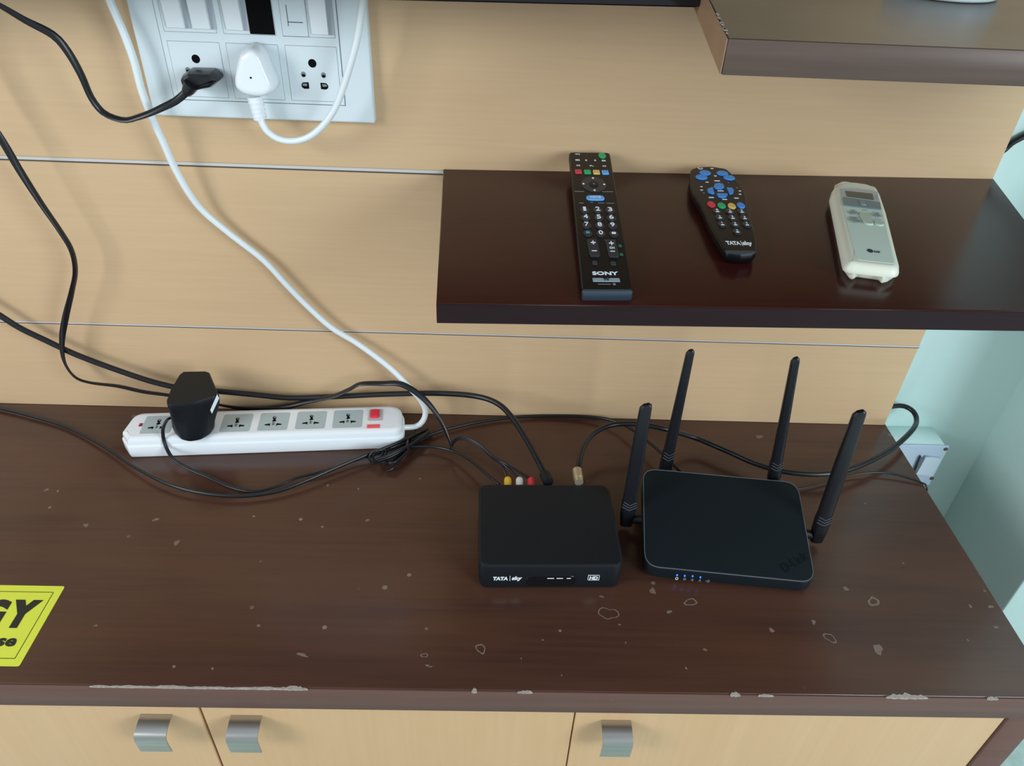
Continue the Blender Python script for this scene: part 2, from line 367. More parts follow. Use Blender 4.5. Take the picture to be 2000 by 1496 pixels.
cab = empty('cabinet', (0, 0, ZF), 'low wooden cabinet with pale maple doors and dark frame under the countertop', 'cabinet')
block('carcass', (-1.18, -.340, .0), (.495, .012, -TT-ZF-.0005), FASCIA, cab, .001)
block('side_panel', (.4715, -.3685, 0), (.5012, .012, -TT-ZF-.0005), FASCIA, cab, .001)
block('plinth', (-1.2, -.35, 0), (.4715, -.338, .05), FASCIA, cab, .001)
YD = -.3665
def hx(px, py, y): return at(px, py, 1, y)
def handle(px0, px1, name='handle'):
    "bent strip pull: leaves the door at the top, bulges forward, folds back under"
    x0 = at(px0, 1397, 1, YD).x; x1 = at(px1, 1397, 1, YD).x
    prof = [(0, -.0478), (-.0012, -.0480), (-.0085, -.0487), (-.0140, -.0498), (-.0172, -.0516), (-.0186, -.0550), (-.0185, -.0620), (-.0180, -.0690), (-.0174, -.0752)]
    P = smoothpts([(0, a, b) for a, b in prof], .0015); t = .0013; rings = []
    pts = [(p.y, p.z) for p in P]; inn = []
    for i, (a, b) in enumerate(pts):
        q0 = Vector(pts[max(i-1, 0)]); q1 = Vector(pts[min(i+1, len(pts)-1)]); d = (q1-q0).normalized(); inn.append((a-d.y*t*-1, b+d.x*t*-1))
    sec = pts+[(a, b) for a, b in reversed(inn)]
    r = [[(x, YD+a, b-ZF) for a, b in sec] for x in (x0, x1)]
    return loft(name, r, STEEL, None, angle=40)
def door(xa, xb, hpx):
    d = slab('door', rrect(xb-xa, -TT-ZF-.055, .0005, 2, (xa+xb)/2, (-TT-ZF-.002+.053)/2), [(0, .345), (0, -YD-.001), (.0008, -YD)], MAPLE_DOOR, cab, T=lambda u, v, w_: (u, -w_, v))
    h = handle(*hpx); h.parent = d
    return d
dl = at(388, 1382, 1, YD).x; dm = at(1124, 1390, 1, YD).x
tag(door(-1.17, dl-.0012, (276, 337)), 'maple door with steel pull near its right edge, left of the others')
tag(door(dl+.0012, dm-.0006, (451, 512)), 'wide middle maple door with a scuffed steel pull at its left edge')
tag(door(dm+.0006, .4705, (1176, 1235)), 'right maple door against the dark side frame')

# sticker on the countertop
st = empty('sticker', (-.47, -.31, 0), 'yellow-green rectangular sticker with bold black letters lying on the countertop', 'sticker')
SFc = Face(st, w=.0004, ox=0, oy=1100, sc=2.857)
x1, y1 = SFc.uv(350, 128); _, y0 = SFc.uv(120, 575); x1 = (x1+SFc.uv(120, 575)[0])/2; x0 = x1-.17
slab('sheet', rrect(x1-x0, y1-y0, .002, 4, (x0+x1)/2, (y0+y1)/2), [(0, 0), (0, .0004)], LIME, st)
def bar(fc, name, a, b, t, m, up=.0002, parent=None):
    a, b = Vector(a), Vector(b); d = (b-a).normalized(); n = Vector((-d.y, d.x))*t/2
    return slab(name, [tuple(a+n), tuple(b+n), tuple(b-n), tuple(a-n)], [(0, fc.w-.0003), (0, fc.w+up)], m, parent or fc.root, fc.T)
bi = .0072
for a, b in (((x0+bi, y1-bi), (x1-bi, y1-bi)), ((x1-bi, y1-bi), (x1-bi, y0+bi)), ((x1-bi, y0+bi), (x0+bi, y0+bi))): bar(SFc, 'border_line', a, b, .0006, INKB, .0001)
ga = SFc.uv(-35, 330); gb = SFc.uv(165, 330); gt = SFc.uv(150, 205)[1]; gd = SFc.uv(100, 362)[1]
hgt = gt-gd; vm = (gt+gd)/2
SFc.text('lettering', 'Y', 0, 0, 0, 0, INKB, .08, .0002, local=(SFc.uv(148, 283)[0]-.0046, vm, .0250, hgt))
SFc.text('lettering', 'G', 0, 0, 0, 0, INKB, .055, .0002, local=(SFc.uv(148, 283)[0]-.0306, vm, .0235, hgt))
sv, sw = SFc.uv(40, 418)[1], SFc.uv(40, 465)[1]
SFc.text('lettering', 'se', 0, 0, 0, 0, INKB, .035, .0002, local=(SFc.uv(38, 440)[0], (sv+sw)/2, .0165, sv-sw))

# ------------------------------------------------------------------ shelves
zl, zr = .3139, .3235
tilt = (zr-zl)/.5516
def zs(x): return zl+(x+.0516)*tilt
SN = Vector((-tilt, 0, 1)).normalized()
ls = empty('wall_shelf', (.22, 0, zs(.22)), 'long dark red-brown wall shelf carrying three remote controls', 'shelf', )
FL = [(-.0516, 0), (-.0400, -.2563), (.4390, -.2563), (.4995, 0)]
loft('board', [[(x-.22, y, zs(x)-.0168-zs(.22)) for x, y in FL], [(x-.22, y, zs(x)-.0008-zs(.22)) for x, y in FL], [(x-.22, y, zs(x)-zs(.22)) for x, y in inset(ccw(FL), .0008)][::1]], SHELF, ls) if False else None
def shelf_board(name, pts, zt, th, m, root, org):
    p = ccw(pts); rings = []
    for d, dz in ((.0006, -th), (0, -th+.0006), (0, -.0008), (.0008, 0)):
        rings.append([(x-org[0], y-org[1], zt(x)+dz-org[2]) for x, y in inset(p, d)])
    return loft(name, rings, m, root, angle=30)
shelf_board('board', FL, zs, .0168, SHELF, ls, (.22, 0, zs(.22)))
V = [(x-.22, y, zs(x)+dz-zs(.22)) for y in (-.2560, -.2568) for x in (-.0398, .4388) for dz in (-.0167, -.0008)]
mk('front_edge', V, [(0, 1, 3, 2), (4, 6, 7, 5), (0, 4, 5, 1), (2, 3, 7, 6), (1, 5, 7, 3), (0, 2, 6, 4)], mat('dark_purple_brown_edge', (.016, .007, .009), .45, spec=.2, noise=.15, nscale=(.05, 1, 1), ns=200), ls, smooth=False)
us = empty('upper_shelf', (.3, 0, .4966), 'thick grey-brown upper wall shelf with a worn left end at the top right', 'shelf')
lx = at(1385, 0, 2, .4966)
dxy = (lx.x-.132)/(lx.y+.256)
UL = [(.132+dxy*.256, 0), (.132, -.256), (.62, -.256), (.498, 0)]
shelf_board('board', UL, lambda x: .4966, .0200, USHELF, us, (.3, 0, .4966))
block('front_edge', (.1325-.3, -.2566, -.0200), (.3185, -.2558, -.0003), UEDGE, us, .0002)
ex = Vector((dxy, 1, 0)).normalized(); nn = Vector((-ex.y, ex.x, 0))
A = Vector((.132-.3, -.256, 0)); B = Vector((.132+dxy*.256-.3, 0, 0))
V = []
for P in (A, B):
    for off in (0, .0007):
        for z in (-.0199, -.0004): V.append(P+nn*off+Vector((0, 0, z)))
mk('end_veneer', V, [(0, 1, 3, 2), (4, 6, 7, 5), (0, 4, 5, 1), (2, 3, 7, 6), (1, 5, 7, 3), (0, 2, 6, 4)], UEND, us, smooth=False)
# pale worn chips on the end's top edge
for k in range(9):
    s = .03+.2*random.random(); p = A+(B-A)*s*1.2; r_ = .0006+.0012*random.random()
    slab('edge_chip', blob(p.x+.0008, p.y, r_*.7, r_*2, 8), [(0, -.0001), (0, .00025)], CHIP, us)
# white round device on the upper shelf
wd = at(1884, 8, 2, .4966)
dsh = empty('round_device', (wd.x+.002, wd.y+.041, .4966), 'low white round device standing on the upper shelf at the top right', 'device')
rings = []
for r_, z in ((.036, 0), (.0385, .0005), (.040, .002), (.0405, .012), (.040, .019), (.038, .0215), (.035, .0225)):
    rings.append([(r_*math.cos(a*math.pi/24), r_*math.sin(a*math.pi/24), z) for a in range(48)])
loft('body', rings, WHITE, dsh, angle=50)
# television lower edge
tvz = .4845
tv = empty('television', Matrix.Translation((.154, -.095, tvz-.0005)) @ Matrix.Rotation(-math.radians(.9), 4, 'Y'), 'black flat television, its lower edge above the shelves', 'television')
slab('housing', rrect(.80, .48, .006, 4, -.40, .24), [(.002, -.030), (0, -.027), (0, -.001), (.001, 0)], BLACKG, tv, T=lambda u, v, w_: (u, -w_, v))
slab('screen', rrect(.77, .44, .002, 3, -.40, .245), [(0, 0), (0, .0004)], BLACKG, tv, T=lambda u, v, w_: (u, -w_, v))

# ------------------------------------------------------------------ wall switch box and black wall cord on the right
zb = at(1800, 832, 1, .03).z; yb = at(1800, 870, 2, zb).y
xr_ = at(1855, 872, 1, yb).x; xl_ = xr_-.115; zlow = at(1822, 948, 1, yb).z
REDS = mat('rusty_screw', (.10, .05, .045), .5)
sw = empty('wall_switch', (0, 0, 0), 'small white surface wall switch on the mint wall beside the countertop corner', 'switch')
block('back_box', (xl_+.004, zlow+.004, -.03), (xr_-.004, zb-.001, -yb-.003), MINT, sw, .001, T=lambda u, v, w_: (u, -w_, v))
block('plate', (xl_, zlow, -yb-.003), (xr_, zb, -yb), mat('lilac_white_plastic', (.46, .56, .68), .4), sw, .001, T=lambda u, v, w_: (u, -w_, v))
WF = Face(sw, FRONT, w=-yb)
sr = WF.poly('rocker', [(1806, 889), (1836, 893), (1818, 926), (1787, 922)], mat('rocker_plastic', (.56, .66, .74), .35), up=.004)
WF.poly('rocker_gap', [(1797, 888), (1800, 893), (1790, 914), (1784, 918)], GAP, up=.0045)
for p in ((1847, 877), (1820, 934)): WF.pad('screw', *p, 8, 6, REDS, 'e', .001)
tube('antenna_cable', [at(1900, 318, 1, .022), at(1940, 304, 1, .023), at(1962, 292, 1, .0255), at(1975, 280, 1, .0255), at(2000, 266, 1, .0255), at(2060, 235, 1, .0255), at(2200, 150, 1, .0255)], .0031, BLACK)
tag(bpy.data.objects['antenna_cable'], 'short black cord crossing the mint wall at the right edge, above the shelf', 'cable')

# ------------------------------------------------------------------ socket board
o = at(300, 227, 1, -.010)
sb = empty('switchboard', (o.x, 0, o.z), 'white modular switch and socket board fixed to the maple panelling', 'switchboard')
BF = Face(sb, FRONT, 200, 0, 3.5714, w=.010)
mm = .001
slab('plate', rrect(.2052, .1435, .0022, 3, .1026, .0718), [(0, 0), (0, .0076), (.0008, .0088), (.002, .0092)], WHITE, sb, BF.T)
def lm(name, x0, y0, x1, y1, m, lo, hi, b=.0003, parent=None, r=.0006):
    return slab(name, rrect((x1-x0)*mm, (y1-y0)*mm, r, 3, (x0+x1)/2*mm, (y0+y1)/2*mm), [(0, lo), (0, hi-b), (b, hi)], m, parent or sb, BF.T)
lm('seam', 22.6, 15.7, 179.4, 127.6, GAP, .009, .0094, 0); lm('grid_plate', 23.0, 16.3, 178.8, 127.2, WHITE, .009, .0099)
def module(x0, y0, x1, y1, name='module'):
    lm('seam', x0-.25, y0-.25, x1+.25, y1+.25, GAP, .0095, .00995, 0)
    return lm(name, x0, y0, x1, y1, WHITE, .0095, .0103)
BF.w = .0103
sk = []
for x0 in (27.8, 79.0, 130.6): sk.append(module(x0, 19.3, x0+45.2, 66.6, 'socket'))
def disc(cx, cy, rx, ry, m, parent, up=.0001, name='pin_hole'):
    return slab(name, ell(rx*mm, ry*mm, 20, cx*mm, cy*mm), [(0, .0095), (0, .0103+up)], m, parent, BF.T)
for s_, x0 in ((sk[0], 50.1), (sk[2], 153.2)):
    disc(x0, 52.4, 3.7, 3.7, HOLE, s_)
    for dx in (-9.1, 8.9):
        disc(x0+dx, 42.6, 2.3, 2.5, SHUT, s_); disc(x0+dx, 41.7, 1.6, 1.3, HOLE, s_, .0002)
x0 = 153.2
for sgn in (-1, 1):
    c = x0+sgn*8.3
    p = [(c-3.4*sgn*-1, 36.2), (c+3.4*sgn, 35.0), (c+3.8*sgn, 32.0), (c+2.2*sgn, 30.0), (c-2.8*sgn, 30.2), (c-3.2*sgn, 35.6)]
    p = [(c-3.0*sgn, 36.0), (c+2.4*sgn, 35.6), (c+3.9*sgn, 33.5), (c+3.6*sgn, 31.4), (c+1.6*sgn, 30.0), (c-3.0*sgn, 30.2)]
    slab('pin_slot', rpoly([(a*mm, b*mm) for a, b in p], .0006, 3), [(0, .0095), (0, .0104)], HOLE, sk[2], BF.T)
    slab('slot_shutter', rpoly([((c-1.6*sgn)*mm, 34.8*mm), ((c+2.2*sgn)*mm, 34.6*mm), ((c+3.0*sgn)*mm, 32.8*mm), ((c-1.2*sgn)*mm, 32.4*mm)], .0004, 3), [(0, .0095), (0, .0105)], SHUT, sk[2], BF.T)
def rocker(x0, x1, yb_=78.0):
    lm('switch_well_shade', x0-.6, yb_-.8, x1+5.2, 121, mat('well_shade_grey', (.42, .46, .50), .5) if 'well_shade_grey' not in bpy.data.materials else bpy.data.materials['well_shade_grey'], .0095, .0104, .0001)  # grey pad paints in the shade of the recess beside the rocker
    V = [BF.T(*p) for p in ((x0*mm, yb_*mm, .010), (x1*mm, yb_*mm, .010), (x1*mm, 120*mm, .010), (x0*mm, 120*mm, .010), (x0*mm, yb_*mm, .0122), (x1*mm, yb_*mm, .0128), (x1*mm, 120*mm, .0165), (x0*mm, 120*mm, .016))]
    mk('switch_rocker', V, [(3, 2, 1, 0), (4, 5, 6, 7), (0, 1, 5, 4), (1, 2, 6, 5), (2, 3, 7, 6), (3, 0, 4, 7)], WHITE2, sb, smooth=False)
module(27.5, 74.4, 72.8, 122); module(79.0, 74.4, 124.2, 122); module(130.4, 74.2, 175.6, 122)
rocker(31.5, 46.8); rocker(53.6, 68.6); rocker(82.5, 97.0)
lm('open_slot', 102.0, 74.9, 123.8, 121, HOLE, .0095, .0104, 0)
rocker(156.2, 170.6, 77.2)
for a, b, c, d in ((136.0, 82.5, 136.6, 99.5), (136.0, 85.4, 149.2, 86.2), (130.6, 74.1, 152.9, 74.5), (152.7, 74.4, 153.0, 122)): lm('seam', a, b, c, d, GAP, .0095, .0105, 0, r=.0001)

# white triangular plug with its white cord
plg = empty('power_plug', (o.x+.097, -.010, o.z+.040), 'white three-pin power plug in the middle socket, with white looping cord', 'plug')
PM = FR[plg.name].inverted()
front = [(1010, 350), (1055, 358), (1100, 405), (1150, 520), (1186, 610), (1165, 660), (1100, 682), (1000, 670), (930, 625), (914, 560), (930, 470), (950, 390)]
zz = lambda q, y: at(200+q[0]/3.5714, q[1]/3.5714, 1, y)
fo = [PM @ zz(q, -.036) for q in front]; P2 = ccw([(p.x, p.z) for p in fo]); P2 = [(q.x, q.y) for q in smoothpts([(a, b, 0) for a, b in P2+P2[:1]], .002)[:-1]]
slab('plug_body', [(a*1.0, b*1.0) for a, b in P2], [(.0, .0006), (-.0012, .003), (-.0009, .014), (-.0002, .0205), (.0006, .0233), (.0018, .0250), (.0034, .0259), (.0055, .0262)], WHITE2, plg, T=lambda u, v, w_: (u, -w_, v), angle=60)
pc = zz((1035, 543), -.0364); pc = PM @ pc
slab('screw_hole', ell(.0009, .0009, 12, pc.x, pc.z), [(0, .025), (0, .0264)], HOLE, plg, T=lambda u, v, w_: (u, -w_, v))
sr_ = [(1062, 670), (1080, 740), (1092, 800), (1105, 835)]
cw = [(1105, 835, .026), (1140, 905, .027), (1220, 965, .028), (1320, 985, .030), (1430, 960, .033), (1530, 885, .035), (1620, 760, .036), (1680, 610, .037), (1730, 450, .038), (1770, 300, .038), (1795, 150, .038), (1812, 0, .038), (1822, -300, .038), (1822, -1600, .036)]
tube('strain_relief', [zz(q, -.024) for q in sr_], [.0068, .0064, .0058, .0046], WHITE2, plg, n=12)
for k in range(5):
    s = .15+k*.17; i = s*3; a = int(i); q = [sr_[a][j]+(sr_[min(a+1, 3)][j]-sr_[a][j])*(i-a) for j in (0, 1)]; q2 = [q[0]+2.5, q[1]+9]
    tube('strain_ring', [zz(q, -.024), zz(q2, -.024)], .0074-.0014*s, WHITE2, plg, n=12, sm=False)
tube('cord', [zz(q[:2], -q[2]) for q in cw], .0031, CORDW, plg, n=12)

# black two-pin plug with its flat cord
bp_ = empty('black_plug', (o.x+.047, -.010, o.z+.033), 'flat black two-pin plug in the left socket, its black cord sagging off to the left', 'plug')
BM = FR[bp_.name].inverted()
bo = [(532, 562), (545, 535), (585, 510), (745, 514), (800, 560), (800, 578), (745, 622), (690, 632), (600, 655), (550, 615)]
q2 = rpoly([((BM @ zz(q, -.032)).x, (BM @ zz(q, -.032)).z) for q in bo], .0014, 3)
slab('plug_body', q2, [(.001, .0004), (0, .003), (0, .016), (.0012, .0205), (.0035, .022)], BLACK, bp_, T=lambda u, v, w_: (u, -w_, v))
tube('strain_relief', [zz((620, 590), -.034), zz((600, 625), -.034), zz((580, 650), -.034)], [.0065, .0055, .004], BLACK, bp_)
bc = [(600, 625, .034), (572, 655, .035), (510, 705, .037), (430, 745, .040), (330, 790, .042), (240, 820, .042), (170, 838, .042), (90, 825, .041), (0, 780, .040)]
Pb = [zz(q[:2], -q[2]) for q in bc]+[at(x, y, 1, -d) for x, y, d in ((178, 190, .041), (158, 145, .043), (132, 100, .045), (103, 68, .047), (50, 40, .050), (0, 11, .052), (-60, -20, .055), (-140, -80, .058), (-200, -220, .058), (-220, -500, .055))]
tube('cord', Pb, .0033, BLACK, bp_, flat=.5, ref=(0, -1, .4), twist=lambda s: 1.1+1.3*math.sin(s*7))

# ------------------------------------------------------------------ power strip
th = .0881
PS = Matrix.Translation((-.2553, -.0524, 0)) @ Matrix.Rotation(th, 4, 'Z')
ps = empty('power_strip', PS, 'long white six-socket power strip on the countertop against the panelling', 'power strip')
SF = Face(ps, Matrix.Identity(4), 210, 700, 3.077, w=.0262)
W2, D2 = .156, .0262
outl = rpoly([(-W2+.006, -D2), (W2, -D2), (W2, D2), (-W2+.001, D2), (-W2-.005, -D2+.016)], [.004, .014, .022, .016, .006], 9)
slab('casing', outl, [(.0022, 0), (.0008, .0012), (0, .004), (0, .0155), (.0004, .0165), (.0018, .0172), (.0020, .0222), (.0028, .0246), (.0048, .0258), (.0075, .0262)], WHITE2, ps, angle=28)
SFf = SF
for i, (cx, cy) in enumerate([(303, 398), (540, 393), (777, 388), (1000, 380), (1224, 371), (1445, 364)]):
    pl = SF.pad('socket_plate', cx, cy, 176, 106, SOCKG, 'r', .0003, rad=.09)
    u, v = SF.uv(cx, cy)
    SF2 = SF
    def hole(pts, nm='pin_slot'): slab(nm, rpoly([(u+a*mm, v+b*mm) for a, b in pts], .0003, 2), [(0, .0258), (0, .0268)], HOLE, pl)
    slab('pin_slot', ell(.0021, .0024, 14, u-.0002, v+.0068), [(0, .0258), (0, .0268)], HOLE, pl)
    slab('slot_shutter', ell(.0014, .0014, 10, u+.0002, v+.0072), [(0, .0258), (0, .0269)], SHUT, pl)
    hole([(-1.6, 5.2), (1.2, 5.2), (1.2, 2.9), (2.4, 1.8), (2.2, .4), (-.6, -.6), (-2.2, .6), (-.8, 2.4)])
    hole([(-1.4, -2.4), (1.2, -2.4), (1.2, -3.4), (-1.4, -3.4)]); hole([(-1.4, -5.0), (1.2, -5.0), (1.2, -6.0), (-1.4, -6.0)])
    hole([(-9.3, -5.0), (-3.6, -3.6), (-3.6, -7.8), (-4.6, -7.8), (-5.0, -6.6), (-9.3, -6.6)]); hole([(9.3, -5.0), (3.6, -3.6), (3.6, -7.8), (4.6, -7.8), (5.0, -6.6), (9.3, -6.6)])
bz = SF.pad('switch_bezel', 1611, 343, 84, 70, mat('bezel_pink_grey', (.50, .46, .48), .4), 'r', .001, rad=.15)
r_ = SF.pad('switch_rocker', 1607, 338, 54, 48, REDSW, 'r', .0036, rad=.2); r_.parent = bz
SF.pad('indicator_lamp', 1598, 409, 76, 22, REDP, 'r', .0008, rad=.1)
SF.pad('indicator_light', 200, 400, 20, 19, mat('dark_red_light', (.30, .02, .04), .3), 'r', .0005, rad=.15)
# its cord, from the strip's right end up the wall to the top edge
c0 = FR[ps.name] @ Vector((W2-.004, -.004, .014))
pw = [(c0.x, c0.y, c0.z)]+[tuple(at(x, y, 1, v)) for x, y, v in ((812, 833, -.037), (826, 822, -.036), (831, 803, -.033), (822, 782, -.029), (800, 757, -.024), (760, 717, -.018), (700, 672, -.013), (648, 640, -.012), (600, 597, -.011), (560, 556, -.011), (515, 508, -.010), (450, 457, -.010), (400, 415, -.012), (370, 378, -.015), (340, 325, -.018), (318, 275, -.021), (300, 237, -.023), (278, 180, -.024), (262, 120, -.024), (244, 70, -.023), (226, 28, -.021), (214, 0, -.021), (192, -60, -.02), (172, -200, -.02), (165, -500, -.02))]
tube('cord', pw, .0034, CORDW, ps, n=12)

# ------------------------------------------------------------------ black power adapter on the strip
zt_, zb_ = .0795, .0268
ab = at(378, 858, 2, zb_)
ad = empty('power_adapter', (ab.x, ab.y, zb_), 'bulky black power adapter plugged into the white power strip', 'power adapter')
top = [(354, 724), (408, 723), (424, 762), (429, 771), (380, 786), (327, 792), (324, 782), (332, 760)]
AM = FR[ad.name].inverted()
tp = [(AM @ at(x, y, 2, zt_)) for x, y in top]
tpr = rpoly(ccw([(p.x, p.y) for p in tp]), .004, 4)
bt = [AM @ at(x, y, 2, zb_+.001) for x, y in ((337, 838), (343, 848), (354, 859), (370, 863), (393, 859), (411, 848), (420, 835), (419, 818), (405, 800), (352, 803), (340, 820))]
btr = rpoly(ccw([(p.x, p.y) for p in bt]), .01, 3)
cen = Vector((sum(p[0] for p in tpr)/len(tpr), sum(p[1] for p in tpr)/len(tpr)-.006))
cbt = Vector((sum(p.x for p in bt)/len(bt), sum(p.y for p in bt)/len(bt)))
def by_angle(poly, c, n=56):
    out = []
    for k in range(n):
        a = 2*math.pi*k/n; d = Vector((math.cos(a), math.sin(a))); best = 0
        for i in range(len(poly)):
            A_ = Vector(poly[i])-c; B_ = Vector(poly[(i+1) % len(poly)])-c; e = B_-A_; den = d.x*e.y-d.y*e.x
            if abs(den) < 1e-12: continue
            t = (A_.x*e.y-A_.y*e.x)/den; u_ = (A_.x*d.y-A_.y*d.x)/den
            if t > best and -1e-6 <= u_ <= 1+1e-6: best = t
        out.append(c+d*best)
    return out
ta, ba = by_angle(tpr, cen), by_angle(btr, cbt)
rings = []
for f_, k_, z in ((0, .93, 0), (0, .98, .0012), (.03, 1, .004), (.12, 1, .010), (.32, 1, .018), (.60, 1, .028), (.86, 1, .038), (.97, 1, .044), (1.0, 1, .0490), (1.0, .985, .0512), (1.0, .95, .0527)):
    c_ = cbt.lerp(cen, f_); rings.append([tuple(c_+(p.lerp(q, f_)-c_)*k_)+(z,) for p, q in zip(ba, ta)])
loft('adapter_body', rings, BLACKM, ad, angle=40)
qa, qb = Vector((tp[4].x, tp[4].y, 0)), Vector((tp[3].x, tp[3].y, 0)); ed = (qb-qa).normalized(); on = Vector((ed.y, -ed.x, 0))
m_ = max(rings[5], key=lambda p: Vector(p).dot(on)); qa.z = qb.z = .0485
nl = (qb-qa).cross(Vector(m_)-qa).normalized()
if nl.dot(on) < 0: nl = -nl
ey_ = FR[ad.name].inverted() @ EYE; lp = []
for dd in (.0004, .0011):
    for x, y in ((410.5, 801), (424, 770), (428, 778), (414, 808)):
        g_ = (AM @ at(x, y, 1, 0)); d = g_-ey_; t = ((qa+nl*dd-ey_).dot(nl))/d.dot(nl); lp.append(ey_+d*t)
mk('rating_label', lp, [(3, 2, 1, 0), (4, 5, 6, 7), (0, 1, 5, 4), (1, 2, 6, 5), (2, 3, 7, 6), (3, 0, 4, 7)], INK, ad, smooth=False)
ap = [at(340, 817, 1, -.072), at(328, 818, 1, -.078), at(317, 838, 1, -.085), at(321, 868, 1, -.089), at(337, 897, 2, .012), at(366, 915, 2, .006), at(405, 932, 2, .003), at(454, 953, 2, .0025), at(498, 960, 2, .0025), at(540, 950, 2, .003), at(577, 934, 2, .004), at(626, 922, 2, .005), at(690, 901, 2, .005), at(728, 890, 2, .006), at(770, 876, 2, .006), at(800, 864, 2, .005)]
off = Vector((.0011, .0011, .0002))
tube('cord', ap, .0013, BLACK, ad); tube('cord', [p+off for p in ap], .0013, BLACK, ad)

# ------------------------------------------------------------------ cables
def cable(name, P, r, label, cat='cable', m=BLACK, **k):
    o_ = tube(name, P, r, m, **k); return tag(o_, label, cat)
# set-top box cord lying on the counter with a tied hank beside the strip
cable('bundled_cord', [at(-600, 740, 2, .004), at(-400, 745, 2, .004), at(-200, 758, 2, .004), at(-60, 785, 2, .004), at(0, 797, 2, .004), at(60, 812, 2, .004), at(130, 834, 2, .004), at(200, 870, 2, .006), at(265, 913, 2, .008), at(330, 946, 2, .008), at(400, 964, 2, .007), at(470, 969, 2, .006), at(540, 960, 2, .006), at(600, 938, 2, .008), at(660, 912, 2, .009), at(715, 889, 2, .010), at(770, 868, 2, .011), at(815, 848, 2, .009), at(835, 838, 2, .006)], .0023,
      'long black cord lying on the counter in front of the white power strip', flat=.75)
hank = empty('tied_cord_bundle', at(765, 885, 2, 0), 'bundle of folded black cord tied up beside the right end of the power strip', 'cord bundle')
for k, (dx, dy, h) in enumerate(((0, 0, .010), (6, 6, .006), (-3, -5, .013), (9, 11, .003))):
    tube('strand', [at(738+dx, 900+dy*.6, 2, h), at(760+dx, 893+dy*.6, 2, h+.001), at(785+dx*.7, 880+dy*.4, 2, h+.002), at(806, 867+dy*.25, 2, h), at(828+dx*.5, 853+dy*.3, 2, h-.001), at(838+dx*.5, 845+dy*.4, 2, h*.7)], .0017, BLACK, hank)
tube('strand', [at(760, 898, 2, .004), at(756, 902, 2, .008), at(768, 904, 2, .011), at(785, 892, 2, .011), at(800, 876, 2, .011)], .0016, BLACK, hank)
tube('strand', [at(755, 920, 2, .004), at(765, 916, 2, .005), at(776, 904, 2, .007), at(790, 886, 2, .008), at(802, 868, 2, .009)], .0016, BLACK, hank)
for k in range(2):
    tube('tie_loop', [at(728+7*k, 905-2*k, 2, .001), at(721+7*k, 896-2*k, 2, .008), at(725+7*k, 886-2*k, 2, .014), at(735+7*k, 881-2*k, 2, .016), at(748+7*k, 882-2*k, 2, .012), at(742+7*k, 896-2*k, 2, .006)], .0015, BLACK, hank)
tube('tie_loop', [at(796, 875, 2, .014), at(803, 878, 2, .006), at(806, 866, 2, .001), at(799, 858, 2, .006), at(796, 864, 2, .014), at(796, 875, 2, .014)], .0014, BLACK, hank, sm=True)
tube('loose_end', [at(800, 860, 2, .006), at(806, 848, 2, .008), at(812, 838, 2, .006)], .0012, BLACK, hank)
# from the bundle to the router
cable('router_power_cord', [at(802, 862, 2, .007), at(830, 852, 2, .006), at(870, 839, 2, .005), at(930, 825, 2, .004), at(1000, 815, 2, .004), at(1080, 812, 2, .004), at(1150, 814, 2, .006), at(1200, 822, 2, .010), at(1240, 842, 2, .014), at(1275, 870, 2, .016), at(1305, 897, 2, .016), at(1330, 922, 2, .014), at(1350, 935, 2, .014)], .0019,
      'thin black cord curving from the tied bundle over to the back of the router')
cable('set_top_box_power_cord', [at(802, 872, 2, .008), at(822, 872, 2, .007), at(850, 873, 2, .007), at(882, 880, 2, .009), at(910, 893, 2, .012), at(935, 912, 2, .014), at(958, 932, 2, .014), at(975, 946, 2, .013)], .0017,
      'short thin black cord entering the left rear of the set-top box')
# HDMI-like thick cable
cable('thick_video_cable', [at(-500, 150, 1, -.03), at(-350, 340, 1, -.022), at(-200, 480, 1, -.018), at(-80, 565, 1, -.016), at(0, 616, 1, -.016), at(40, 641, 1, -.016), at(90, 665, 1, -.016), at(150, 693, 1, -.017), at(230, 723, 1, -.018), at(300, 746, 1, -.019), at(360, 759, 1, -.018), at(425, 764, 1, -.015), at(500, 771, 1, -.012), at(565, 777, 1, -.011), at(640, 775, 1, -.011), at(750, 770, 1, -.013), at(850, 768, 1, -.018), at(925, 773, 1, -.026), at(970, 787, 1, -.040), at(1000, 815, 1, -.060), at(1028, 858, 1, -.090), at(1050, 898, 1, -.118), at(1066, 930, 1, -.138), at(1070, 940, 1, -.146)], .0033,
      'thick round black cable along the panelling that bends down into the black set-top box', n=12)
tube('plug', [at(1064, 926, 1, -.136), at(1071, 942, 1, -.149)], .0058, BLACKM, sm=False)
pl_ = bpy.data.objects['plug']; pl_.parent = bpy.data.objects['thick_video_cable']
